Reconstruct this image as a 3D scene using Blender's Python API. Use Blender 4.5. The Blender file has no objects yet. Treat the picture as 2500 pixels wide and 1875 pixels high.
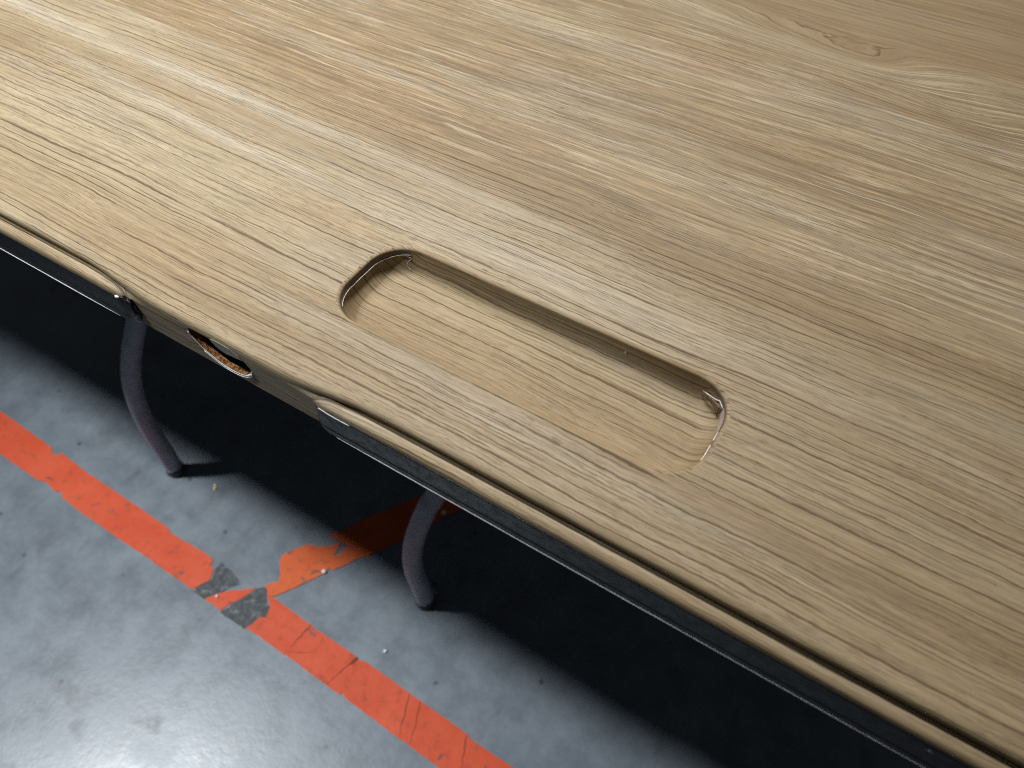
import bpy, bmesh, math, random
from mathutils import Vector, Matrix, noise as mnoise

random.seed(7)
SC = bpy.context.scene
COL = SC.collection

# ------------------------------------------------------------------ camera
F_PX = 1990.0 / 2500.0
CAM_Z = 1.06
d1 = Vector((-4973, -2425, 1990)).normalized()          # desk's -X seen from the camera (x right, y down, z forward)
dn = Vector((40, (1990**2 - 4973*40)/2425, 1990)).normalized()
ax = -d1; az = -dn; ay = az.cross(ax)
right = Vector((ax.x, ay.x, az.x)); down = Vector((ax.y, ay.y, az.y)); fwd = Vector((ax.z, ay.z, az.z))
cam = bpy.data.cameras.new('camera')
cam.sensor_width = 36.0
cam.lens = 36.0*F_PX
cam.clip_start = 0.02
cam.clip_end = 100
cam.dof.use_dof = True
cam.dof.focus_distance = 0.50
cam.dof.aperture_fstop = 9.5
cam_ob = bpy.data.objects.new('camera', cam)
COL.objects.link(cam_ob)
m = Matrix.Identity(4)
for i in range(3):
    m[i][0] = right[i]; m[i][1] = -down[i]; m[i][2] = -fwd[i]
m[2][3] = CAM_Z
cam_ob.matrix_world = m
SC.camera = cam_ob

# ------------------------------------------------------------------ light
W = bpy.data.worlds.new('World'); SC.world = W
W.use_nodes = True
W.node_tree.nodes['Background'].inputs[0].default_value = (0.80, 0.88, 1.0, 1)
W.node_tree.nodes['Background'].inputs[1].default_value = 0.042

# high-bay lamp over the aisle on the camera's side: lights the floor, its image shines in it
LAMP = Vector((-2.18, -0.56, 4.2))
AIM = Vector((-0.58, 0.06, 0.0))
sp = bpy.data.lights.new('aisle_lamp', 'SPOT')
sp.energy = 870
sp.color = (0.93, 0.975, 1.0)
sp.shadow_soft_size = 0.18
sp.spot_size = math.radians(26)
sp.spot_blend = 1.0
lo = bpy.data.objects.new('aisle_lamp', sp); COL.objects.link(lo)
lo.location = LAMP
lo.rotation_euler = (AIM - LAMP).to_track_quat('-Z', 'Y').to_euler()

# the next row of lamps, beyond the desk
ar = bpy.data.lights.new('back_row_lamp', 'SPOT')
ar.energy = 375
ar.color = (1.0, 0.975, 0.94)
ar.shadow_soft_size = 0.28
ar.spot_size = math.radians(44)
ar.spot_blend = 1.0
ao = bpy.data.objects.new('back_row_lamp', ar); COL.objects.link(ao)
ao.location = (-0.90, 1.20, 3.1)
ao.rotation_euler = (Vector((-0.36, 0.46, 0.74)) - ao.location).to_track_quat('-Z', 'Y').to_euler()

SC.view_settings.view_transform = 'Standard'
SC.view_settings.look = 'None'
SC.view_settings.exposure = 0.0
SC.view_settings.gamma = 1.0
SC.view_settings.use_curve_mapping = False
SC.cycles.max_bounces = 5
SC.cycles.filter_width = 1.1
SC.cycles.use_denoising = False
SC.cycles.sample_clamp_indirect = 2.0

# ------------------------------------------------------------------ node helpers
class NT:
    def __init__(self, name):
        self.m = bpy.data.materials.new(name); self.m.use_nodes = True
        self.t = self.m.node_tree; self.n = self.t.nodes; self.l = self.t.links
        self.b = self.n['Principled BSDF']
    def set(self, sock, v):
        if isinstance(v, bpy.types.NodeSocket): self.l.new(v, sock)
        elif v is not None: sock.default_value = v
    def math(self, op, a, b=None, c=None, clamp=False):
        x = self.n.new('ShaderNodeMath'); x.operation = op; x.use_clamp = clamp
        self.set(x.inputs[0], a); self.set(x.inputs[1], b); self.set(x.inputs[2], c)
        return x.outputs[0]
    def comb(self, x, y, z=0.0):
        c = self.n.new('ShaderNodeCombineXYZ')
        for s, v in zip(c.inputs, (x, y, z)): self.set(s, v)
        return c.outputs[0]
    def noise(self, vec, scale=1.0, detail=2.0, rough=0.5, dims='2D', dist=0.0):
        x = self.n.new('ShaderNodeTexNoise'); x.noise_dimensions = dims
        self.l.new(vec, x.inputs['Vector']); x.inputs['Scale'].default_value = scale
        x.inputs['Detail'].default_value = detail; x.inputs['Roughness'].default_value = rough
        x.inputs['Distortion'].default_value = dist
        return x.outputs[0]
    def white(self, v):
        x = self.n.new('ShaderNodeTexWhiteNoise'); x.noise_dimensions = '1D'
        self.set(x.inputs['W'], v); return x.outputs[0]
    def rng(self, v, a, b, c=0.0, d=1.0, smooth=True):
        x = self.n.new('ShaderNodeMapRange'); x.interpolation_type = 'SMOOTHSTEP' if smooth else 'LINEAR'
        self.set(x.inputs[0], v)
        for i, k in zip((1, 2, 3, 4), (a, b, c, d)): self.set(x.inputs[i], k)
        return x.outputs[0]
    def mix(self, f, a, b, mode='MIX'):
        x = self.n.new('ShaderNodeMix'); x.data_type = 'RGBA'; x.blend_type = mode
        self.set(x.inputs[0], f); self.set(x.inputs[6], a); self.set(x.inputs[7], b)
        return x.outputs[2]
    def ramp(self, f, stops):
        x = self.n.new('ShaderNodeValToRGB'); r = x.color_ramp
        while len(r.elements) < len(stops): r.elements.new(0.5)
        for e, (p, c) in zip(r.elements, stops): e.position = p; e.color = (*c, 1)
        self.set(x.inputs[0], f); return x.outputs[0]
    def bump(self, h, strength=0.3, dist=0.001):
        x = self.n.new('ShaderNodeBump'); x.inputs['Strength'].default_value = strength
        x.inputs['Distance'].default_value = dist
        self.l.new(h, x.inputs['Height']); self.l.new(x.outputs[0], self.b.inputs['Normal'])
    def out(self, color=None, rough=None, spec=None):
        self.set(self.b.inputs['Base Color'], color); self.set(self.b.inputs['Roughness'], rough)
        if spec is not None: self.b.inputs['Specular IOR Level'].default_value = spec
        return self.m

def C(r, g, b): return (r, g, b, 1)

# ------------------------------------------------------------------ wood-print foil
def wood(name, voff=0.0, warm=0.0, spec=0.28, radd=0.05):
    k = NT(name)
    uvn = k.n.new('ShaderNodeUVMap'); uvn.uv_map = 'grain'
    sep = k.n.new('ShaderNodeSeparateXYZ'); k.l.new(uvn.outputs[0], sep.inputs[0])
    U, V = sep.outputs[0], sep.outputs[1]
    if voff: V = k.math('ADD', V, voff)
    def nz(us, vs, off=0.0, det=2.0, rough=0.5, v=None, dist=0.0):
        vv = V if v is None else v
        return k.noise(k.comb(k.math('MULTIPLY_ADD', U, us, off), k.math('MULTIPLY_ADD', vv, vs, off*1.7)), 1.0, det, rough, dist=dist)
    # the grain wanders
    w1 = k.math('MULTIPLY', k.math('SUBTRACT', nz(3.0, 5.0, 3.1, 1), 0.5), 0.011)
    w2 = k.math('MULTIPLY', k.math('SUBTRACT', nz(13.0, 22.0, 9.7, 2), 0.5), 0.0032)
    w3 = k.math('MULTIPLY', k.math('SUBTRACT', nz(85.0, 150.0, 4.2, 3, 0.6), 0.5), 0.0013)
    V1 = k.math('ADD', V, k.math('ADD', w1, k.math('ADD', w2, w3)))
    # the grain parts and arches round the knots far back
    for (ku, kv, ru, rv, am) in ((-0.150, 0.592, 0.075, 0.022, 0.018), (-0.072, 0.588, 0.050, 0.020, 0.020), (-0.005, 0.556, 0.050, 0.018, 0.014)):
        du = k.math('DIVIDE', k.math('SUBTRACT', U, ku), ru); dv = k.math('DIVIDE', k.math('SUBTRACT', V, kv), rv)
        g = k.math('POWER', 2.718, k.math('MULTIPLY', k.math('ADD', k.math('MULTIPLY', du, du), k.math('MULTIPLY', dv, dv)), -1.0))
        V1 = k.math('MULTIPLY_ADD', g, am, V1)
    far = k.rng(V1, 0.335, 0.375)
    back = k.rng(V1, 0.598, 0.625)
    # broad tone
    tone = nz(1.3, 20.0, 21.0, 2, 0.5, V1)
    base = k.ramp(tone, [(0.28, (0.262, 0.190, 0.106)), (0.44, (0.304, 0.230, 0.133)), (0.56, (0.332, 0.262, 0.158)), (0.72, (0.365, 0.302, 0.193))])
    base = k.mix(k.rng(nz(3.5, 9.0, 33.0, 2, 0.5, V1), 0.50, 0.70, 0, 0.18), base, C(0.325, 0.220, 0.118))
    base = k.mix(k.rng(nz(2.6, 26.0, 47.0, 2, 0.5, V1), 0.54, 0.68, 0, 0.45), base, C(0.340, 0.295, 0.215))
    # pale flecked bands of the print, partly sheen painted as base colour
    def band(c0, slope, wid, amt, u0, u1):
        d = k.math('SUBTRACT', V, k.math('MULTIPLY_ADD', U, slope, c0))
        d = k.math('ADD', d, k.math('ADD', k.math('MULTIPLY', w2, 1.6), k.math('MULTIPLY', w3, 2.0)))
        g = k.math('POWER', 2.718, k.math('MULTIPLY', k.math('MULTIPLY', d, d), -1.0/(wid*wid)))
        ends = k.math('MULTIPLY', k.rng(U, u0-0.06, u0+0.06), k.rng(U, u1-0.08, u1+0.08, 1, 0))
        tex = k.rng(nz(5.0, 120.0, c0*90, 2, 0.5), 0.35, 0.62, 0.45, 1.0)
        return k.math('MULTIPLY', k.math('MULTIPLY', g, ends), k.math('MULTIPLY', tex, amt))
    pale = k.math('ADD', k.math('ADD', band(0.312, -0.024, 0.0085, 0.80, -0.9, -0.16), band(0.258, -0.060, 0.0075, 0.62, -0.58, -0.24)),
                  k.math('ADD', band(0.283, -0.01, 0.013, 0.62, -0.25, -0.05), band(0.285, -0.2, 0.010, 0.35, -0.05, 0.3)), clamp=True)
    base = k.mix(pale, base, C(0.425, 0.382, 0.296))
    # tan-brown back part with few lines
    base = k.mix(k.math('MULTIPLY', back, 0.6), base, k.mix(nz(2.0, 22.0, 5.0, 2, 0.5, V1), C(0.235, 0.160, 0.086), C(0.315, 0.236, 0.134)))
    for (ku, kv, ru, rv, am, cc) in ((-0.165, 0.522, 0.055, 0.014, 0.55, (0.36, 0.225, 0.12)), (-0.05, 0.470, 0.07, 0.016, 0.35, (0.34, 0.235, 0.12)), (-0.30, 0.255, 0.05, 0.010, 0.45, (0.335, 0.225, 0.125)),
                                     (-0.235, 0.452, 0.05, 0.010, 0.30, (0.315, 0.285, 0.255)), (0.055, 0.425, 0.05, 0.010, 0.28, (0.30, 0.265, 0.235)), (0.02, 0.300, 0.10, 0.012, 0.55, (0.255, 0.195, 0.115))):
        du = k.math('DIVIDE', k.math('SUBTRACT', U, ku), ru); dv = k.math('DIVIDE', k.math('SUBTRACT', V1, kv), rv)
        g = k.math('POWER', 2.718, k.math('MULTIPLY', k.math('ADD', k.math('MULTIPLY', du, du), k.math('MULTIPLY', dv, dv)), -1.0))
        base = k.mix(k.math('MULTIPLY', g, am), base, C(*cc))
    # streaks
    s1 = nz(5.0, 170.0, 61.0, 2, 0.6, V1)
    s2 = nz(24.0, 760.0, 71.0, 2, 0.6, V1)
    s3 = nz(8.0, 430.0, 81.0, 2, 0.6, V1)
    st = k.math('ADD', k.rng(s1, 0.30, 0.70, -0.05, 0.05, False), k.rng(s2, 0.30, 0.70, -0.17, 0.17, False))
    st = k.math('ADD', st, k.math('MULTIPLY', far, k.rng(s3, 0.30, 0.70, -0.24, 0.24, False)))
    st = k.math('MULTIPLY', st, k.math('MULTIPLY_ADD', back, -0.45, 1.0))
    mul = k.math('ADD', st, 1.0)
    base = k.mix(1.0, base, k.comb(mul, mul, mul), 'MULTIPLY')
    # short bright flecks in the dense-grained part
    fl = k.math('MULTIPLY', k.rng(nz(13.0, 480.0, 91.0, 2, 0.5, V1), 0.60, 0.70, 0, 0.75), k.math('MULTIPLY_ADD', far, 0.72, 0.12))
    fl = k.math('MULTIPLY', fl, k.math('MULTIPLY_ADD', back, -0.9, 1.0))
    base = k.mix(fl, base, C(0.52, 0.455, 0.32))
    # printed grain lines: irregular spacing, each breaking off and starting again
    def lines(period, jit, wid, lo, hi, us, off, amt):
        ph = k.math('ADD', k.math('DIVIDE', V1, period), k.math('MULTIPLY', nz(1.3, 0.45/period, off, 1, 0.5, V1), jit))
        cell = k.math('FLOOR', ph); fr = k.math('FRACT', ph)
        rnd = k.white(k.math('ADD', cell, off))
        um = k.math('MULTIPLY_ADD', U, us, k.math('MULTIPLY', rnd, 57.0))
        pres = k.noise(k.comb(um, k.math('MULTIPLY', cell, 7.31)), 1.0, 1.5, 0.5)
        pm = k.rng(k.math('ADD', pres, k.math('MULTIPLY', k.math('SUBTRACT', rnd, 0.5), 0.16)), lo, hi)
        ww = k.math('MULTIPLY', k.math('MULTIPLY_ADD', k.noise(k.comb(k.math('MULTIPLY', um, 2.3), cell), 1.0, 1, 0.5), 0.9, 0.40), wid)
        rise = k.rng(fr, 0.0, k.math('MULTIPLY', ww, 0.35))
        fall = k.math('POWER', k.math('SUBTRACT', 1.0, k.math('DIVIDE', fr, ww), clamp=True), 1.3)
        grain = k.rng(nz(150.0, 900.0, off+3, 1, 0.5), 0.28, 0.50, 0.62, 1.0)
        return k.math('MULTIPLY', k.math('MULTIPLY', k.math('MULTIPLY', rise, fall), pm), k.math('MULTIPLY', grain, amt))
    near = k.math('MULTIPLY', k.math('MULTIPLY_ADD', far, -0.72, 1.0), k.math('MULTIPLY_ADD', pale, -0.35, 1.0))
    L1 = k.math('MULTIPLY', lines(0.0054, 1.6, 0.22, 0.42, 0.50, 5.5, 11.0, 2.4), near)
    L2 = k.math('MULTIPLY', lines(0.0022, 1.4, 0.32, 0.46, 0.55, 11.0, 23.0, 1.5), k.math('MULTIPLY_ADD', far, -0.15, 1.0))
    L3 = k.math('MULTIPLY', lines(0.00105, 1.0, 0.50, 0.46, 0.56, 50.0, 37.0, 1.0), k.math('MULTIPLY_ADD', back, -0.8, 1.0))
    # pores: short dark dashes
    po = k.math('MULTIPLY', k.rng(nz(120.0, 1500.0, 7.7, 1, 0.5, V1), 0.60, 0.72), k.rng(nz(9.0, 40.0, 17.7, 2, 0.5, V1), 0.42, 0.62, 0.15, 0.42))
    po = k.math('MULTIPLY', po, k.math('MULTIPLY_ADD', back, -0.8, 1.0))
    # a few smudged knots far back
    kn = None
    for (ku, kv, ru, rv, am) in ((-0.058, 0.575, 0.020, 0.012, 0.22), (-0.02, 0.560, 0.016, 0.010, 0.20), (0.01, 0.545, 0.014, 0.008, 0.18)):
        du = k.math('DIVIDE', k.math('SUBTRACT', U, ku), ru); dv = k.math('DIVIDE', k.math('SUBTRACT', V1, kv), rv)
        g = k.math('MULTIPLY', k.math('POWER', 2.718, k.math('MULTIPLY', k.math('ADD', k.math('MULTIPLY', du, du), k.math('MULTIPLY', dv, dv)), -1.0)), am)
        kn = g if kn is None else k.math('ADD', kn, g)
    dark = k.math('ADD', k.math('ADD', L1, L2), k.math('ADD', L3, k.math('ADD', po, kn)), clamp=True)
    col = k.mix(k.math('MULTIPLY', dark, 0.93), base, k.mix(nz(4.0, 30.0, 12.0, 1), C(0.082, 0.056, 0.028), C(0.110, 0.070, 0.037)))
    col = k.mix(1.0, col, C(0.89, 0.865, 0.855), 'MULTIPLY')
    if warm: col = k.mix(warm, col, C(0.34, 0.245, 0.115))
    h = k.math('ADD', k.math('MULTIPLY', dark, -1.0), k.math('MULTIPLY', s2, 0.35))
    k.bump(h, 0.35, 0.00025)
    rough = k.math('MULTIPLY_ADD', dark, 0.2, k.rng(s1, 0.3, 0.7, 0.42+radd, 0.52+radd, False))
    return k.out(col, rough, spec)

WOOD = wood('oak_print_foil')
WOOD_TRAY = wood('oak_print_foil_tray', 0.0, 0.11, 0.22, 0.1)

def simple(name, col, rough=0.5, spec=0.5, nscale=None, namt=0.2, bump=0.0, metal=0.0):
    k = NT(name)
    if nscale:
        tc = k.n.new('ShaderNodeTexCoord')
        n = k.noise(tc.outputs['Object'], nscale, 3, 0.6, '3D')
        a = tuple(c*(1-namt) for c in col); b = tuple(min(1, c*(1+namt)) for c in col)
        c = k.ramp(n, [(0.3, a), (0.7, b)])
        r = k.rng(n, 0.3, 0.7, max(0.02, rough-0.08), rough+0.08)
        if bump: k.bump(n, bump, 0.001)
        mm = k.out(c, r, spec)
    else:
        mm = k.out((*col, 1), rough, spec)
    k.b.inputs['Metallic'].default_value = metal
    return mm

BLACK = simple('black_plastic', (0.012, 0.013, 0.016), 0.46, 0.4, 160, 0.35, 0.05)
BACK = simple('black_backing', (0.010, 0.010, 0.011), 0.75, 0.2, 30, 0.2)
WHITE = simple('white_foil_edge', (0.84, 0.83, 0.80), 0.45, 0.5, 900, 0.15)
TUBE = simple('grey_blue_steel_paint', (0.290, 0.340, 0.410), 0.48, 0.3, 60, 0.2, 0.03)
CAP = simple('dark_rubber', (0.030, 0.031, 0.038), 0.55, 0.4, 90, 0.3, 0.1)
FLAP = simple('grey_foil_flap', (0.26, 0.25, 0.20), 0.5, 0.4, 300, 0.2)
BARE = simple('grey_foil_back', (0.42, 0.36, 0.30), 0.7, 0.3, 700, 0.2, 0.1)
BIT = simple('white_plastic', (0.80, 0.82, 0.80), 0.5, 0.4, 400, 0.15)
BITY = simple('yellowed_chip', (0.62, 0.58, 0.36), 0.6, 0.3, 400, 0.2)

def chipboard():
    k = NT('raw_chipboard')
    tc = k.n.new('ShaderNodeTexCoord')
    n = k.noise(tc.outputs['Object'], 420, 3, 0.65, '3D')
    c = k.ramp(n, [(0.36, (0.10, 0.035, 0.012)), (0.48, (0.36, 0.145, 0.045)), (0.60, (0.55, 0.27, 0.10)), (0.72, (0.72, 0.52, 0.28))])
    k.bump(n, 0.9, 0.002)
    return k.out(c, 0.9, 0.15)
CHIP = chipboard()

# ------------------------------------------------------------------ mesh helpers
def add(name, bm, mat, parent=None, smooth=False, loc=None):
    me = bpy.data.meshes.new(name)
    bmesh.ops.recalc_face_normals(bm, faces=bm.faces[:]) if smooth != 'keep' else None
    bm.to_mesh(me); bm.free()
    for mt in (mat if isinstance(mat, (list, tuple)) else [mat]): me.materials.append(mt)
    if smooth:
        for p in me.polygons: p.use_smooth = True
    o = bpy.data.objects.new(name, me); COL.objects.link(o)
    if parent: o.parent = parent
    if loc: o.location = loc
    return o

def tag(o, label=None, cat=None, group=None, kind=None):
    if label: o['label'] = label
    if cat: o['category'] = cat
    if group: o['group'] = group
    if kind: o['kind'] = kind
    return o

def tube_bm(bm, pts, rad, seg=10, cap=True):
    """swept circle along pts; rad a number or a list"""
    pts = [Vector(p) for p in pts]; rings = []
    up = Vector((0.3, 0.9, 0.31)).normalized()
    for i, p in enumerate(pts):
        t = (pts[min(i+1, len(pts)-1)] - pts[max(i-1, 0)]).normalized()
        a = t.cross(up)
        if a.length < 1e-4: a = t.cross(Vector((1, 0, 0)))
        a.normalize(); b = t.cross(a)
        r = rad[i] if isinstance(rad, (list, tuple)) else rad
        rings.append([bm.verts.new(p + a*r*math.cos(2*math.pi*j/seg) + b*r*math.sin(2*math.pi*j/seg)) for j in range(seg)])
    for q in range(len(rings)-1):
        for j in range(seg):
            bm.faces.new((rings[q][j], rings[q][(j+1) % seg], rings[q+1][(j+1) % seg], rings[q+1][j]))
    if cap:
        bm.faces.new(rings[0][::-1]); bm.faces.new(rings[-1])
    return rings

def spline(pts, n=8):
    """Catmull-Rom through pts"""
    P = [Vector(p) for p in pts]; P = [P[0]*2-P[1]] + P + [P[-1]*2-P[-2]]; out = []
    for i in range(1, len(P)-2):
        for j in range(n):
            t = j/n
            out.append(0.5*((2*P[i]) + (P[i+1]-P[i-1])*t + (2*P[i-1]-5*P[i]+4*P[i+1]-P[i+2])*t*t + (3*P[i]-P[i-1]-3*P[i+1]+P[i+2])*t**3))
    out.append(P[-2]); return out

def poly_slab(pts, z0, z1):
    """a flat outline given a thickness"""
    bm = bmesh.new()
    top = [bm.verts.new((x, y, z1)) for x, y in pts]
    bot = [bm.verts.new((x, y, z0)) for x, y in pts]
    te = [bm.edges.new((top[i], top[(i+1) % len(top)])) for i in range(len(top))]
    for i in range(len(pts)):
        j = (i+1) % len(pts)
        bm.faces.new((top[i], top[j], bot[j], bot[i]))
    bmesh.ops.triangle_fill(bm, edges=te, use_beauty=True)
    return bm

def rough_outline(pts, step=0.006, amp=0.0008, seed=0):
    out = []
    for i in range(len(pts)):
        a = Vector((*pts[i], 0)); b = Vector((*pts[(i+1) % len(pts)], 0)); n = max(1, int((b-a).length/step))
        nv = Vector((-(b-a).y, (b-a).x, 0)).normalized()
        for j in range(n):
            p = a.lerp(b, j/n)
            q = p + nv*amp*(mnoise.noise(Vector((p.x*90, p.y*90, seed)))*1.2 + mnoise.noise(Vector((p.x*330, p.y*330, seed+5)))*0.8)
            out.append((q.x, q.y))
    return out

# ------------------------------------------------------------------ floor
def concrete():
    k = NT('painted_concrete')
    tc = k.n.new('ShaderNodeTexCoord'); P = tc.outputs['Object']
    n1 = k.noise(P, 4.5, 4, 0.6, '3D'); n2 = k.noise(P, 22, 4, 0.62, '3D'); n3 = k.noise(P, 120, 3, 0.6, '3D')
    t = k.math('ADD', k.math('MULTIPLY', n1, 0.45), k.math('ADD', k.math('MULTIPLY', n2, 0.40), k.math('MULTIPLY', n3, 0.15)))
    c = k.ramp(t, [(0.36, (0.122, 0.142, 0.165)), (0.50, (0.168, 0.196, 0.226)), (0.64, (0.208, 0.240, 0.274))])
    # blotches, scuffs and specks of dirt
    bl = k.math('MULTIPLY', k.rng(k.noise(P, 17, 2, 0.5, '3D', 0.4), 0.60, 0.72), k.rng(n3, 0.3, 0.6, 0.25, 0.6))
    c = k.mix(bl, c, C(0.085, 0.095, 0.110))
    mp = k.n.new('ShaderNodeMapping'); mp.inputs['Scale'].default_value = (30, 9, 1); mp.inputs['Rotation'].default_value = (0, 0, 0.9)
    k.l.new(P, mp.inputs[0])
    sc = k.math('MULTIPLY', k.rng(k.noise(mp.outputs[0], 1.0, 2, 0.5, '3D'), 0.64, 0.74), 0.45)
    c = k.mix(sc, c, C(0.10, 0.11, 0.125))
    vo = k.n.new('ShaderNodeTexVoronoi'); vo.inputs['Scale'].default_value = 26; k.l.new(P, vo.inputs['Vector'])
    sx = k.n.new('ShaderNodeSeparateXYZ'); k.l.new(vo.outputs['Color'], sx.inputs[0])
    spk = k.math('MULTIPLY', k.rng(vo.outputs['Distance'], 0.05, 0.13, 1, 0), k.rng(sx.outputs[0], 0.62, 0.64))
    c = k.mix(k.math('MULTIPLY', spk, 0.75), c, C(0.055, 0.060, 0.068))
    # hairline crack
    cr = k.n.new('ShaderNodeTexVoronoi'); cr.feature = 'DISTANCE_TO_EDGE'; cr.inputs['Scale'].default_value = 1.7
    dv = k.n.new('ShaderNodeVectorMath'); dv.operation = 'MULTIPLY_ADD'
    nn = k.n.new('ShaderNodeTexNoise'); nn.inputs['Scale'].default_value = 9; nn.inputs['Detail'].default_value = 3; k.l.new(P, nn.inputs['Vector'])
    k.l.new(nn.outputs['Color'], dv.inputs[0]); dv.inputs[1].default_value = (0.22, 0.22, 0); k.l.new(P, dv.inputs[2]); k.l.new(dv.outputs[0], cr.inputs['Vector'])
    ck = k.math('MULTIPLY', k.rng(cr.outputs['Distance'], 0.001, 0.006, 1, 0), k.rng(n1, 0.52, 0.62, 0, 0.12))
    c = k.mix(ck, c, C(0.07, 0.075, 0.085))
    k.bump(k.math('ADD', k.math('MULTIPLY', n2, 0.6), k.math('MULTIPLY', n3, 0.4)), 0.09, 0.003)
    r = k.math('ADD', k.rng(n2, 0.3, 0.7, 0.28, 0.37), k.math('MULTIPLY', bl, 0.15))
    return k.out(c, r, 0.5)

bm = bmesh.new()
bmesh.ops.create_grid(bm, x_segments=24, y_segments=24, size=6.0)
tag(add('floor', bm, concrete()), kind='structure')

# ------------------------------------------------------------------ orange floor tape
def tape_mat(name, col, col2):
    k = NT(name)
    tc = k.n.new('ShaderNodeTexCoord'); P = tc.outputs['Object']
    n1 = k.noise(P, 14, 3, 0.6, '3D'); n2 = k.noise(P, 70, 3, 0.6, '3D'); n3 = k.noise(P, 300, 2, 0.6, '3D')
    c = k.ramp(n1, [(0.35, col), (0.65, col2)])
    c = k.mix(k.rng(n2, 0.54, 0.72, 0, 0.50), c, C(0.24, 0.075, 0.045))
    c = k.mix(k.math('MULTIPLY', k.rng(k.noise(P, 38, 3, 0.6, '3D', 0.6), 0.66, 0.72), 0.75), c, C(0.12, 0.075, 0.06))
    k.bump(k.math('ADD', k.math('MULTIPLY', n1, 0.7), k.math('MULTIPLY', n3, 0.12)), 0.35, 0.004)
    return k.out(c, k.rng(n2, 0.3, 0.7, 0.45, 0.58), 0.22)
TAPE = tape_mat('orange_tape', (0.62, 0.076, 0.024), (0.69, 0.104, 0.040))
TAPE2 = tape_mat('orange_tape_worn', (0.60, 0.105, 0.022), (0.68, 0.130, 0.034))
def residue():
    k = NT('tape_residue')
    tc = k.n.new('ShaderNodeTexCoord'); P = tc.outputs['Object']
    n = k.noise(P, 90, 3, 0.65, '3D')
    c = k.ramp(n, [(0.40, (0.048, 0.052, 0.054)), (0.58, (0.090, 0.097, 0.105)), (0.70, (0.20, 0.225, 0.25))])
    k.bump(n, 0.4, 0.002)
    return k.out(c, 0.62, 0.35)
RES = residue()
CREASE = simple('tape_crease_dirt', (0.15, 0.040, 0.026), 0.7, 0.3, 200, 0.3)

LEFT = [(-1.90,0.205), (-1.094,0.207), (-1.023,0.205), (-1.007,0.205), (-0.992,0.198), (-0.983,0.200), (-0.983,0.206), (-0.915,0.203), (-0.804,0.203), (-0.740,0.202), (-0.731,0.198), (-0.655,0.202), (-0.646,0.198), (-0.646,0.191), (-0.636,0.190), (-0.630,0.176), (-0.639,0.153), (-0.717,0.152), (-0.724,0.153), (-0.783,0.152), (-0.879,0.152), (-0.916,0.154), (-0.926,0.160), (-0.930,0.158), (-0.931,0.154), (-0.959,0.159), (-0.970,0.154), (-1.90,0.154)]
SCRAP = [(-0.616,0.151), (-0.598,0.175), (-0.579,0.190), (-0.566,0.201), (-0.569,0.190), (-0.572,0.179), (-0.576,0.172), (-0.581,0.162), (-0.584,0.151)]
RIGHT = [(-0.548,0.203), (-0.535,0.203), (-0.468,0.201), (-0.459,0.200), (-0.388,0.200), (-0.381,0.197), (-0.374,0.201), (-0.304,0.199), (-0.210,0.197), (-0.203,0.194), (0.90,0.199), (0.90,0.148), (-0.218,0.147), (-0.280,0.148), (-0.352,0.150), (-0.367,0.151), (-0.373,0.154), (-0.374,0.150), (-0.395,0.150), (-0.465,0.152), (-0.468,0.154), (-0.470,0.151), (-0.516,0.152), (-0.539,0.151), (-0.533,0.159), (-0.534,0.164), (-0.532,0.172), (-0.525,0.176), (-0.527,0.182), (-0.530,0.190), (-0.539,0.196)]
CROSS = [(-0.545,0.202), (-0.557,0.210), (-0.552,0.219), (-0.546,0.223), (-0.551,0.234), (-0.563,0.246), (-0.569,0.256), (-0.559,0.274), (-0.549,0.288), (-0.542,0.293), (-0.535,0.293), (-0.522,0.303), (-0.510,0.316), (-0.506,0.305), (-0.506,0.296), (-0.502,0.297), (-0.499,0.305), (-0.499,0.313), (-0.494,0.319), (-0.519,0.317), (-0.531,0.315), (-0.529,0.320), (-0.521,0.330), (-0.502,0.370), (-0.458,0.439), (-0.20,0.87), (-0.14,0.87), (-0.408,0.428), (-0.432,0.377), (-0.463,0.322), (-0.472,0.312), (-0.487,0.286), (-0.492,0.278), (-0.498,0.278), (-0.500,0.265), (-0.508,0.252), (-0.520,0.230), (-0.537,0.2035)]
RES_A = [(-0.584,0.149), (-0.576,0.172), (-0.573,0.180), (-0.569,0.190), (-0.563,0.202), (-0.554,0.209), (-0.540,0.195), (-0.529,0.189), (-0.523,0.176), (-0.531,0.171), (-0.532,0.158), (-0.540,0.149), (-0.560,0.149)]
RES_B = [(-0.640,0.151), (-0.628,0.178), (-0.635,0.193), (-0.636,0.204), (-0.619,0.201), (-0.602,0.199), (-0.588,0.194), (-0.598,0.180), (-0.606,0.165), (-0.615,0.151)]

t_left = tag(add('floor_tape', poly_slab(rough_outline(LEFT, 0.006, 0.0007, 1), 0.0001, 0.0010), TAPE),
    'long orange tape strip at left edge of the floor, parallel to the desk', 'floor tape', 'orange floor tape')
tag(add('floor_tape', poly_slab(rough_outline(SCRAP, 0.004, 0.0008, 2), 0.0001, 0.0010), TAPE),
    'small pointed scrap of orange tape between two dark torn patches', 'floor tape', 'orange floor tape')
t_right = tag(add('floor_tape', poly_slab(rough_outline(RIGHT, 0.006, 0.0007, 3), 0.0001, 0.0010), TAPE),
    'creased orange tape strip running to the bottom edge of the picture', 'floor tape', 'orange floor tape')
t_cross = tag(add('floor_tape', poly_slab(rough_outline(CROSS, 0.006, 0.0008, 4), 0.0001, 0.0013), TAPE2),
    'oblique orange tape strip leading into the shadow under the desk', 'floor tape', 'orange floor tape')
add('residue', poly_slab(rough_outline(RES_A, 0.004, 0.0015, 6), 0.00005, 0.0006), RES, t_right)
add('residue', poly_slab(rough_outline(RES_B, 0.004, 0.0015, 8), 0.00005, 0.0006), RES, t_left)
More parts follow.
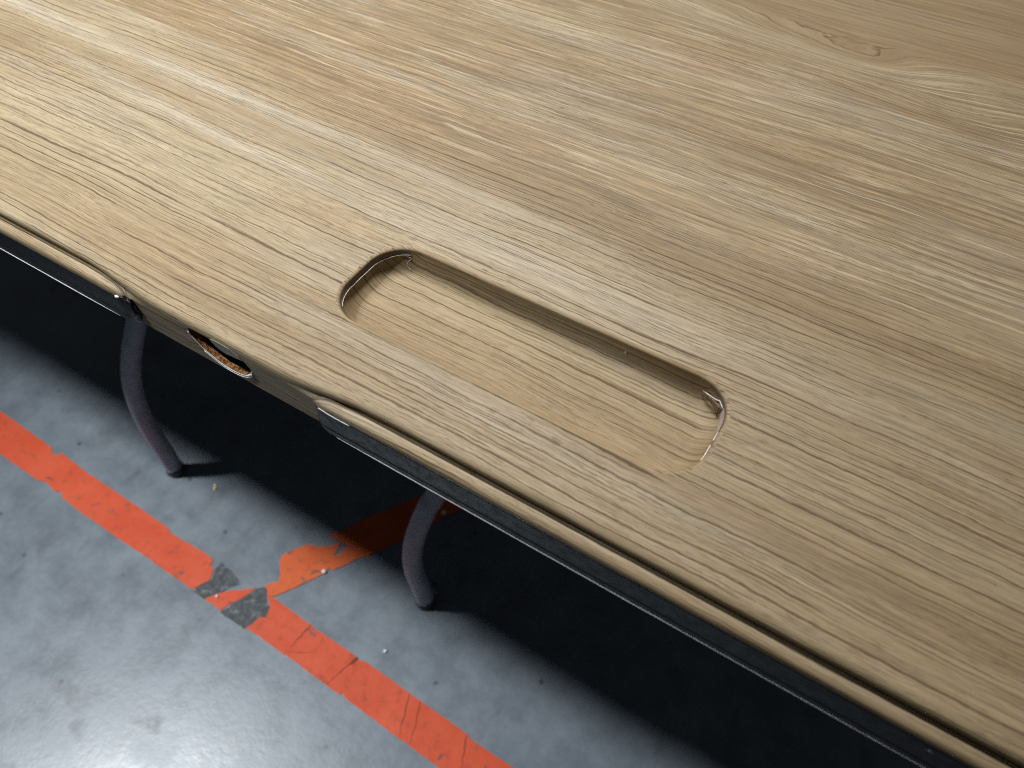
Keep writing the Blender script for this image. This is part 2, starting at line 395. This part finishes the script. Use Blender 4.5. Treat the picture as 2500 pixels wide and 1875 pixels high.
for (a, b, w) in (((-0.466,0.200), (-0.469,0.163), 0.0016), ((-0.386,0.199), (-0.397,0.151), 0.0013), ((-0.384,0.199), (-0.388,0.186), 0.0035), ((-0.299,0.198), (-0.279,0.149), 0.0012),
                  ((-0.281,0.197), (-0.262,0.150), 0.0009), ((-0.209,0.195), (-0.193,0.160), 0.0011), ((-0.462,0.160), (-0.440,0.172), 0.0007)):
    A = Vector((*a, 0)); B = Vector((*b, 0)); nv = Vector((-(B-A).y, (B-A).x, 0)).normalized(); ol = []; orr = []
    for j in range(9):
        f = j/8; p = A.lerp(B, f) + nv*0.0018*mnoise.noise(Vector((f*5, a[0]*77, 0))); ww = w*(0.35+0.65*math.sin(math.pi*min(1, f+0.12)))*(0.7+0.6*random.random())/2
        ol.append((p+nv*ww)[:2]); orr.append((p-nv*ww)[:2])
    add('crease', poly_slab(ol + orr[::-1], 0.0010, 0.0013), CREASE, t_right)

# ------------------------------------------------------------------ desk
T = 0.74
desk = bpy.data.objects.new('desk', None); COL.objects.link(desk); desk.location = (-0.58, 0.29, 0)
tag(desk, 'desk with oak-print foil top, recessed pen tray and black front edge strip', 'desk')
DL = desk.location.copy()
def part(name, bm, mat, parent=None, smooth=False):
    o = add(name, bm, mat, parent or desk, smooth)
    if parent is None or parent is desk: o.matrix_parent_inverse = Matrix.Translation(-DL)
    return o

TX0, TX1, TY1, TH = -1.80, 0.42, 0.90, 0.0287
X0, X1, Y0, Y1, RC = -0.2555, -0.0365, 0.1985, 0.2640, 0.024      # the tray's rim
LIP_L, LIP_R = -0.3600, -0.2210                                    # ends of the two edge lips

def rrect(inset, n_arc=14, n_str=30):
    a0, a1, b0, b1 = X0+inset, X1-inset, Y0+inset, Y1-inset
    r = max(RC-inset, 0.006); pts = []; nor = []
    for (cx, cy, s) in ((a1-r, b0+r, -90), (a1-r, b1-r, 0), (a0+r, b1-r, 90), (a0+r, b0+r, 180)):
        for i in range(n_arc+1):
            t = math.radians(s + 90*i/n_arc)
            pts.append(Vector((cx+r*math.cos(t), cy+r*math.sin(t)))); nor.append(Vector((math.cos(t), math.sin(t))))
        # straight run to the next corner
        nx = {-90: (a1, b1-r), 0: (a0+r, b1), 90: (a0, b0+r), 180: (a1-r, b0)}[s]
        st = pts[-1].copy(); nn = nor[-1].copy(); k = n_str if s in (0, 180) else 6
        for i in range(1, k):
            pts.append(st.lerp(Vector(nx), i/k)); nor.append(nn)
    return pts, nor

def uvset(bm, fn):
    lay = bm.loops.layers.uv.new('grain')
    for f in bm.faces:
        for l in f.loops: l[lay].uv = fn(l.vert)

# --- the tabletop: flat top with the tray's opening, front edge lofted between plain and lipped profile
LIPP = [(168,0), (162.4,0), (160.4,-.4), (159.0,-1.3), (158.3,-2.5), (158.6,-4.4), (160.2,-7.4), (159.2,-9.0), (157.6,-7.8), (156.5,-5.9), (153.0,-6.1), (151.5,-7.1), (150.8,-8.8), (150.7,-12), (150.7,-28.7)]
PLAIN = [(168,0), (158.2,0), (156.0,-.4), (154.4,-1.3), (153.4,-2.8), (153.0,-4.4), (153,-5.6), (153,-6.4), (153,-7.2), (153,-8.2), (153,-9.5), (153,-11), (153,-12.5), (153,-15), (153,-28.7)]
def smooth01(t): t = max(0, min(1, t)); return t*t*(3-2*t)
def lipq(x, j):
    d = (LIP_L-x) if x < -0.29 else (x-LIP_R)          # how far inside the lipped stretch
    if j <= 8: return smooth01((d+0.026)/0.066)        # the groove fades out slowly
    t = max(0, min(1, (d+0.001)/0.015)); return math.sqrt(1-(1-t)**2)
HX0, HX1 = -0.314, -0.260
xs = [TX0 + (LIP_L-0.05-TX0)*i/40 for i in range(41)] + [LIP_L-0.05+0.003*i for i in range(1, 11)] + [LIP_L-0.02+0.001*i for i in range(1, 38)] + [-0.3185, HX0, HX1, -0.256, -0.252, -0.248, -0.244, -0.240, -0.236] + [LIP_R-0.010+0.001*i for i in range(0, 36)]
xs += [xs[-1] + (TX1-xs[-1])*i/34 for i in range(1, 35)]
xs = sorted(set(round(x, 5) for x in xs))
bm = bmesh.new()
uvmap = {}
rows = []
for x in xs:
    row = []; s = 0.168; prev = None
    for jj, (l, p) in enumerate(zip(LIPP, PLAIN)):
        q = lipq(x, jj)
        y = (p[0]+(l[0]-p[0])*q)/1000; z = (p[1]+(l[1]-p[1])*q)/1000
        y += 0.00012*mnoise.noise(Vector((x*22, z*60, 3)))*(1 if z < -0.0003 else 0)
        if prev: s -= math.hypot(y-prev[0], z-prev[1])
        prev = (y, z)
        v = bm.verts.new((x, y, T+z)); uvmap[v] = (x, s); row.append(v)
    rows.append(row)
for i in range(len(rows)-1):
    hole = abs(xs[i]-HX0) < 1e-6
    for j in range(len(LIPP)-1):
        if hole and j >= 5: continue
        bm.faces.new((rows[i][j], rows[i+1][j], rows[i+1][j+1], rows[i][j+1]))
# the plain face around the cam-lock hole
hl = []
low = [(-309.5,-5.6), (-310.5,-8.6), (-309.3,-11.2), (-307.0,-14.0), (-302.6,-18.4), (-296.1,-22.0), (-288.6,-24.7), (-280.1,-24.6), (-273.5,-22.8), (-270.2,-21.2), (-267.2,-18.2), (-266.2,-15.5), (-266.8,-13.0), (-269.6,-9.4)]
upp = [(-272.5,-9.2), (-276.5,-9.9), (-282.8,-10.7), (-287.0,-10.0), (-290.0,-8.3), (-291.8,-6.4), (-293.0,-5.0), (-299.0,-4.9), (-305.0,-4.9)]
HOLE = [(x/1000, z/1000) for x, z in low + upp]
rect = [rows[xs.index(HX0)][j] for j in range(5, 15)] + [rows[xs.index(HX1)][j] for j in range(14, 4, -1)]
es = []
for i in range(len(rect)):
    a, b = rect[i], rect[(i+1) % len(rect)]
    es.append(bm.edges.get((a, b)) or bm.edges.new((a, b)))
hv = []
for (x, z) in HOLE:
    v = bm.verts.new((x, 0.153, T+z)); uvmap[v] = (x, 0.1508+z); hv.append(v)
es += [bm.edges.new((hv[i], hv[(i+1) % len(hv)])) for i in range(len(hv))]
bmesh.ops.triangle_fill(bm, edges=es, use_beauty=True)
# flat top
rim, rimn = rrect(0)
rv = []
for p in rim:
    v = bm.verts.new((p.x, p.y, T)); uvmap[v] = (p.x, p.y); rv.append(v)
te = [bm.edges.new((rv[i], rv[(i+1) % len(rv)])) for i in range(len(rv))]
fr = [rows[i][0] for i in range(len(xs))]
c1 = bm.verts.new((TX1, TY1, T)); c0 = bm.verts.new((TX0, TY1, T)); uvmap[c1] = (TX1, TY1); uvmap[c0] = (TX0, TY1)
loop = fr + [c1, c0]
for i in range(len(loop)):
    a, b = loop[i], loop[(i+1) % len(loop)]
    te.append(bm.edges.get((a, b)) or bm.edges.new((a, b)))
bmesh.ops.triangle_fill(bm, edges=te, use_beauty=True)
# sides and back of the board
b1 = bm.verts.new((TX1, TY1, T-TH)); b0 = bm.verts.new((TX0, TY1, T-TH)); uvmap[b1] = (TX1, TY1+TH); uvmap[b0] = (TX0, TY1+TH)
bm.faces.new((c1, b1, b0, c0))
bm.faces.new(rows[0] + [b0, c0]); bm.faces.new(rows[-1] + [b1, c1])
lay = bm.loops.layers.uv.new('grain')
for f in bm.faces:
    for l in f.loops: l[lay].uv = uvmap[l.vert]
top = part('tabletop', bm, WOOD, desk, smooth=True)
try:
    top.data.set_sharp_from_angle(angle=math.radians(50))
except Exception: pass
top['label'] = 'oak-print foil tabletop with rounded front edge'

bm = bmesh.new()
bmesh.ops.create_cube(bm, size=1, matrix=Matrix.Translation(((TX0+TX1)/2, (0.156+TY1)/2, T-TH-0.0008)) @ Matrix.Diagonal((TX1-TX0-0.006, TY1-0.156, 0.0016, 1)))
part('backing_board', bm, BACK, desk)

# --- pen tray
prof = [(0, 0)]
for i in range(1, 6):
    t = math.radians(90*i/5*0.95); prof.append((0.0021*math.sin(t), -0.0014*(1-math.cos(t))))
i0, z0 = prof[-1]
prof += [(i0+0.00015, z0-0.0012), (i0+0.0003, z0-0.0024), (i0+0.0007, z0-0.0030)]
i1, z1 = prof[-1]; rf = 0.0105
for i in range(1, 13):
    t = math.radians(8+82*i/12); prof.append((i1+rf*(1-math.cos(t))*1.1, z1-rf*math.sin(t)))
arc = [0]
for a, b in zip(prof, prof[1:]): arc.append(arc[-1]+math.hypot(b[0]-a[0], b[1]-a[1]))
bm = bmesh.new(); uvmap = {}; rings = []
base, bn = rrect(prof[-1][0])
for (ins, z), s in zip(prof, arc):
    pts, _ = rrect(ins); ring = []
    for p, b, n in zip(pts, base, bn):
        wob = 0.00035*mnoise.noise(Vector((p.x*60, p.y*60, z*200))) if z < -0.002 else 0
        v = bm.verts.new((p.x+n.x*wob, p.y+n.y*wob, T+z)); ring.append(v)
        q = b + n*(arc[-1]-s); uvmap[v] = (q.x+0.31, q.y-0.0173)
    rings.append(ring)
for a, b in zip(rings, rings[1:]):
    for j in range(len(a)):
        bm.faces.new((a[j], b[j], b[(j+1) % len(a)], a[(j+1) % len(a)]))
ie = [bm.edges.get((rings[-1][j], rings[-1][(j+1) % len(rings[-1])])) for j in range(len(rings[-1]))]
bmesh.ops.triangle_fill(bm, edges=ie, use_beauty=True)
lay = bm.loops.layers.uv.new('grain')
for f in bm.faces:
    for l in f.loops: l[lay].uv = uvmap[l.vert]
RIM = simple('bare_rim_and_shade', (0.185, 0.142, 0.104), 0.8, 0.15, 800, 0.25, 0.1)
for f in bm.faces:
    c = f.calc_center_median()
    if -0.0040 < c.z-T < -0.0006 and ((c.x < X0+0.017 and c.y > Y0+0.004) or c.x > X1-0.017): f.material_index = 1  # bare board round the ends; at the near-right corner it paints wall shade
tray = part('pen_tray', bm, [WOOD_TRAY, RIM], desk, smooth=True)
tray['label'] = 'recessed pen tray with scooped ends and lifting foil'

def tray_pt(ix, depth, off=0.0003):
    """point on the tray wall at perimeter index ix and given depth"""
    for k in range(len(prof)-1):
        if prof[k][1] >= -depth >= prof[k+1][1]:
            f = (-depth-prof[k][1])/(prof[k+1][1]-prof[k][1]); ins = prof[k][0]+f*(prof[k+1][0]-prof[k][0]); break
    else: ins = prof[-1][0]
    pts, nn = rrect(ins); p = pts[ix % len(pts)] - nn[ix % len(pts)]*off
    return Vector((p.x, p.y, T-depth))
def near_ix(x, y):
    return min(range(len(rim)), key=lambda i: (rim[i].x-x)**2+(rim[i].y-y)**2)
def foil(pts, r, parent, name='foil_edge', mat=None):
    bm = bmesh.new(); P = spline(pts, 3)
    tube_bm(bm, P, [r*(0.75+0.5*random.random()) for _ in P], 6)
    o = add(name, bm, mat or WHITE, parent, True); return o
# torn foil edge round the left end
ia, ib = near_ix(-0.2385, 0.262), near_ix(-0.246, 0.2035)
pl = []
n = ib-ia
for j in range(0, n+1, 2):
    f = j/n; pl.append(tray_pt(ia+j, 0.0036+0.0008*math.sin(f*3.1)+0.0003*random.random()))
foil(pl, 0.00017, tray)
pd = [tray_pt(ia, 0.0036), tray_pt(ia+1, 0.0048)] + [tray_pt(ia-k, d) for k, d in ((0, 0.006), (-1, 0.0085), (-1, 0.0105), (0, 0.012))]
foil(pd, 0.00012, tray)
# torn foil at the right end: three loose edges and a folded-over corner
i1_ = near_ix(-0.0380, 0.2170); i2_ = near_ix(-0.0365, 0.2290)
foil([tray_pt(i1_+k, 0.0030) for k in range(0, i2_-i1_+1)], 0.00026, tray)
i3_ = near_ix(-0.0365, 0.2325); i4_ = near_ix(-0.0375, 0.2440)
foil([tray_pt(i3_, 0.0032), tray_pt(i3_+1, 0.0028), tray_pt(i3_+2, 0.0030), tray_pt(i4_-1, 0.0058), tray_pt(i4_, 0.0085)], 0.00022, tray)
i5_ = near_ix(-0.0400, 0.2520); i6_ = near_ix(-0.0560, 0.2620)
foil([tray_pt(i5_, 0.0028, 0.0008), tray_pt(i5_+2, 0.0032, 0.0008), tray_pt((i5_+i6_)//2, 0.0046, 0.0010), tray_pt(i6_, 0.0068, 0.0010)], 0.00022, tray)
bm = bmesh.new(); uvl = bm.loops.layers.uv.new('grain')
g = []
for a in range(6):
    col_ = []
    for b in range(5):
        ix = i5_ + (i6_-i5_)*a/5
        d = 0.0030 + (0.0036*a/5) + (0.0060 - 0.0036*a/5)*b/4
        p = tray_pt(int(round(ix)), d, 0.0010+0.0016*math.sin(a/5*3.1)*(1-b/4))
        col_.append(bm.verts.new(p))
    g.append(col_)
for a in range(5):
    for b in range(4):
        f = bm.faces.new((g[a][b], g[a+1][b], g[a+1][b+1], g[a][b+1]))
        for l, (u, v) in zip(f.loops, ((a, b), (a+1, b), (a+1, b+1), (a, b+1))): l[uvl].uv = (-0.06+v*0.002-u*0.0007, 0.245+u*0.0021)
fo = add('foil_flap', bm, WOOD_TRAY, tray, True)
md = fo.modifiers.new('thick', 'SOLIDIFY'); md.thickness = 0.0003; md.offset = 1
# bare strip where the foil has come away
bm = bmesh.new(); ga = []
for k in range(0, 7):
    ix = i3_ + 2 + (i5_-i3_-2)*k/6
    ga.append([bm.verts.new(tray_pt(int(round(ix)), d, 0.00035)) for d in (0.0022, 0.0045, 0.0066 + 0.0022*math.sin(k/6*3.1))])
for k in range(6):
    for j in range(2):
        if ga[k][j].co != ga[k+1][j].co: bm.faces.new((ga[k][j], ga[k+1][j], ga[k+1][j+1], ga[k][j+1]))
add('bare_patch', bm, BARE, tray, True)
# lint in the tray
ilf = near_ix(-0.098, 0.264)
foil([tray_pt(ilf, 0.0066, 0.0006), tray_pt(ilf, 0.0055, 0.0014), tray_pt(ilf, 0.0048, 0.0008)], 0.00010, tray, 'lint')

# --- cam-lock hole: walls of raw board, white torn foil round its lower lip, a grey flap
bm = bmesh.new()
cx, cz = -0.284, -0.0140
fr_, md_, bk_ = [], [], []
ns = 48
HO = [Vector((x, 0, z)) for x, z in HOLE]
dense = []
for i in range(len(HO)):
    a, b = HO[i], HO[(i+1) % len(HO)]
    for j in range(3): dense.append(a.lerp(b, j/3))
lv = []
for d_i, dep in enumerate((0.0, 0.0012, 0.0024, 0.0034, 0.0040, 0.022)):
    ring = []
    for p in dense:
        jx = (0.0009 if d_i > 0 else 0)*mnoise.noise(Vector((p.x*700, dep*600, p.z*700)))
        out = Vector((p.x-cx, 0, p.z-cz)).normalized()
        ex = (0.0, 0.0005, 0.0006, 0.0006, 0.0058, 0.0058)[d_i]
        ring.append(bm.verts.new((p.x+out.x*(jx+ex), 0.1531+dep, T+p.z+out.z*(jx+ex))))
    lv.append(ring)
for a, b in zip(lv, lv[1:]):
    for j in range(len(a)): bm.faces.new((a[j], a[(j+1) % len(a)], b[(j+1) % len(a)], b[j]))
bm.faces.new(lv[-1])
hole = part('lock_hole', bm, [CHIP, simple('hole_void_shade', (0.05, 0.022, 0.012), 0.95, 0.1, 500, 0.4)], desk)
for p in hole.data.polygons:
    if p.center.y > 0.1565: p.material_index = 1  # deeper void coloured dark brown, its shade painted in
hole['label'] = 'torn round hole showing raw chipboard'
lowp = [Vector((x/1000, 0.1526, T+z/1000)) for x, z in low[1:12]]
foil(lowp, 0.00030, hole)
foil([p + Vector((0.0004, -0.0004, -0.0009)) for p in lowp[3:]], 0.00022, hole)
bm = bmesh.new()
for k in range(5):
    bmesh.ops.create_icosphere(bm, subdivisions=1, radius=0.0011, matrix=Matrix.Translation((-0.2705+0.0008*k, 0.1523, T-0.0212+0.0007*k+0.0004*random.random())) @ Matrix.Diagonal((1, 0.5, 0.7, 1)))
add('foil_shred', bm, WHITE, hole, True)
bm = bmesh.new()
fp = [(-0.2705, -0.0088)] + [(x/1000, z/1000) for x, z in upp[:7]] + [(-0.2915, -0.0040), (-0.286, -0.0037), (-0.279, -0.0040), (-0.2725, -0.0060)]
vv = [bm.verts.new((x, 0.15265 if z < -0.0045 else 0.1528, T+z)) for x, z in fp]
vb = [bm.verts.new((x, 0.1534, T+z)) for x, z in fp]
bm.faces.new(vv); bm.faces.new(vb[::-1])
for i in range(len(vv)): bm.faces.new((vv[i], vv[(i+1) % len(vv)], vb[(i+1) % len(vv)], vb[i]))
add('grey_flap', bm, FLAP, hole)

# --- black edge strips with the white foil line along their lower edge
def strip(x_end, sign, x_far):
    L = 0.009; xs_ = [x_end + sign*L*t for t in (0, .04, .12, .25, .42, .62, .82, 1.0)]
    nn = 44; xs_ += [xs_[-1] + (x_far-xs_[-1])*i/nn for i in range(1, nn+1)]
    bm = bmesh.new(); rows_ = []
    for x in xs_:
        s = min(1, abs(x-x_end)/L); q = math.sqrt(max(0, 1-(1-s)**2))
        yb = 0.1534; yf = yb - (yb-0.1502)*(0.10+0.90*q)
        zt = -0.0093 - 0.0006*(1-q) + 0.00022*mnoise.noise(Vector((x*30, 1, 1))); zb = -0.0290 + 0.0075*(1-q)
        yf += 0.00010*mnoise.noise(Vector((x*45, 2, 7)))
        rows_.append([bm.verts.new((x, y, T+z)) for y, z in ((yb, zt), (yf+0.0003, zt), (yf, zt-0.0006), (yf-0.00005, -0.017), (yf, max(-0.0243, zb+0.0030)), (yf-0.0003, max(-0.0248, zb+0.0025)), (yf-0.0003, zb+0.0006), (yf+0.0003, zb), (yb, zb))])
    for a, b in zip(rows_, rows_[1:]):
        for j in range(len(a)): bm.faces.new((a[j], a[(j+1) % len(a)], b[(j+1) % len(a)], b[j]))
    bm.faces.new(rows_[0]); bm.faces.new(rows_[-1])
    o = part('edge_strip', bm, BLACK, desk)
    pts = []; x = x_end + sign*0.013
    while (x_far-x)*sign > 0:
        pts.append((x, 0.14985+0.00012*mnoise.noise(Vector((x*35, 4, 4))), T-0.02895+0.00025*mnoise.noise(Vector((x*28, 9, 2))))); x += sign*0.012
    bm = bmesh.new()
    tube_bm(bm, pts, [0.00036*(0.35+0.65*smooth01(i/4))*(0.85+0.3*abs(mnoise.noise(Vector((i*0.7, 0, 0))))) for i in range(len(pts))], 6)
    add('foil_edge', bm, WHITE, o, True)
    return o
so = strip(LIP_R-0.0005, 1, TX1-0.002); so['label'] = 'black edge strip right of the lock hole'
bm = bmesh.new()
tube_bm(bm, spline([(-0.2165, 0.15045, T-0.0094), (-0.208, 0.15005, T-0.0096), (-0.196, 0.15005, T-0.0095)], 4), 0.00016, 6)
add('foil_edge', bm, WHITE, so, True)
sl = strip(LIP_L+0.0005, -1, TX0+0.002); sl['label'] = 'black edge strip left of the lock hole, ragged at its end'
bm = bmesh.new()
bmesh.ops.create_icosphere(bm, subdivisions=4, radius=1.0)
for v in bm.verts:
    p = v.co.copy(); r = 1 + 0.22*mnoise.noise(p*2.1) + 0.14*mnoise.noise(p*5.5) + 0.06*mnoise.noise(p*13)
    v.co = Vector((LIP_L+0.0015+p.x*0.0058*r, 0.1521+p.y*0.0022*r, T-0.0170+p.z*0.0098*r))
add('ragged_end', bm, BLACK, sl, True)
bm = bmesh.new()
bmesh.ops.create_icosphere(bm, subdivisions=2, radius=1.0)
for v in bm.verts: v.co = Vector((LIP_L-0.0045+v.co.x*0.0016, 0.1502+v.co.y*0.0008, T-0.0088+v.co.z*0.0009))
add('foil_shred', bm, WHITE, sl, True)
bm = bmesh.new()
for P in (((0.0858, 0.1499, T-0.0126), (0.0870, 0.1496, T-0.0122), (0.0884, 0.1499, T-0.0128)), ((0.0865, 0.1498, T-0.0113), (0.0869, 0.1496, T-0.0122), (0.0869, 0.1498, T-0.0131))):
    tube_bm(bm, spline(P, 4), 0.00012, 6)
add('lint', bm, BIT, so, True)

# --- bent tube legs
def leg(pts, foot_dir, label=None):
    bm = bmesh.new(); P = spline(pts, 10)
    tube_bm(bm, P, 0.0125, 24)
    o = part('leg', bm, TUBE, desk, True)
    if label: o['label'] = label
    a = P[0]; d = (P[1]-P[0]).normalized(); bm = bmesh.new()
    tube_bm(bm, [a - d*0.0005 + Vector((0, 0, -0.0155)), a + Vector((0, 0, -0.013)), a + Vector((0, 0, -0.004)), a + Vector((0, 0, -0.001))], [0.0112, 0.0136, 0.0136, 0.0130], 24)
    add('foot_cap', bm, CAP, o, True)
    bm = bmesh.new()
    tube_bm(bm, [a + Vector((0, 0, 0.0002)), a + d*0.0016], 0.0131, 24)
    add('foot_ring', bm, simple('pale_ring', (0.30, 0.32, 0.36), 0.5), o, True)
    return o
LZ = 0.0156
leg([(-0.803, 0.278, LZ), (-0.803, 0.278, 0.06), (-0.803, 0.278, 0.12), (-0.800, 0.281, 0.17), (-0.794, 0.290, 0.222), (-0.782, 0.307, 0.275), (-0.768, 0.328, 0.325), (-0.72, 0.40, 0.50), (-0.665, 0.485, 0.7095)], None, 'bent grey tube leg further from the camera')
leg([(-0.354, 0.309, LZ), (-0.356, 0.308, 0.055), (-0.358, 0.306, 0.10), (-0.356, 0.308, 0.145), (-0.350, 0.316, 0.19), (-0.339, 0.333, 0.24), (-0.327, 0.352, 0.28), (-0.288, 0.42, 0.46), (-0.235, 0.51, 0.7095)], None, 'bent grey tube leg nearer the camera')
leg([(-0.803, 0.86, LZ), (-0.803, 0.86, 0.12), (-0.794, 0.848, 0.222), (-0.768, 0.81, 0.325), (-0.72, 0.74, 0.50), (-0.665, 0.655, 0.7095)], None)
leg([(-0.354, 0.86, LZ), (-0.356, 0.86, 0.10), (-0.350, 0.85, 0.19), (-0.327, 0.815, 0.28), (-0.288, 0.75, 0.46), (-0.235, 0.66, 0.7095)], None)
for (xa, xb, y) in ((-0.70, -0.20, 0.4975), (-0.70, -0.20, 0.6575)):
    bm = bmesh.new(); tube_bm(bm, [(xa, y, 0.6955), (xb, y, 0.6955)], 0.0130, 20); part('cross_rail', bm, TUBE, desk, True)

# ------------------------------------------------------------------ bits on the floor
def bit(name, x, y, z, s, mat, label, rz=0.0):
    bm = bmesh.new(); bmesh.ops.create_icosphere(bm, subdivisions=2, radius=1.0)
    for v in bm.verts:
        p = v.co.copy(); r = 1+0.22*mnoise.noise(p*1.7+Vector((x*50, y*50, 0)))
        v.co = Vector((p.x*s[0]*r, p.y*s[1]*r, p.z*s[2]*r))*0.8
    o = add(name, bm, mat, None, True, (x, y, z+s[2]*0.72)); o.rotation_euler.z = rz
    return tag(o, label, 'debris', 'small debris on the floor')
bit('plastic_pellet', -0.501, 0.269, 0.0, (0.0045, 0.0042, 0.0034), BIT, 'white pellet touching the oblique orange tape strip')
bit('plastic_pellet', -0.603, 0.163, 0.0010, (0.0026, 0.0024, 0.0018), BIT, 'tiny white pellet on the small orange tape scrap')
bit('plastic_pellet', -0.359, 0.225, 0.0, (0.0030, 0.0034, 0.0024), BIT, 'white pellet on bare grey floor above the creased tape strip')
bit('plastic_pellet', -0.411, 0.433, 0.0013, (0.0045, 0.0045, 0.0035), BIT, 'white pellet in the shadow behind the nearer desk leg')
bit('chip', -0.732, 0.288, 0.0, (0.0085, 0.0030, 0.0015), BITY, 'yellowish chip on the floor beside the farther leg\'s foot', 2.3)
bit('chip', -0.030, 0.255, 0.0, (0.0100, 0.0022, 0.0012), BITY, 'thin tan sliver on the floor near the bottom edge of the picture', 0.2)
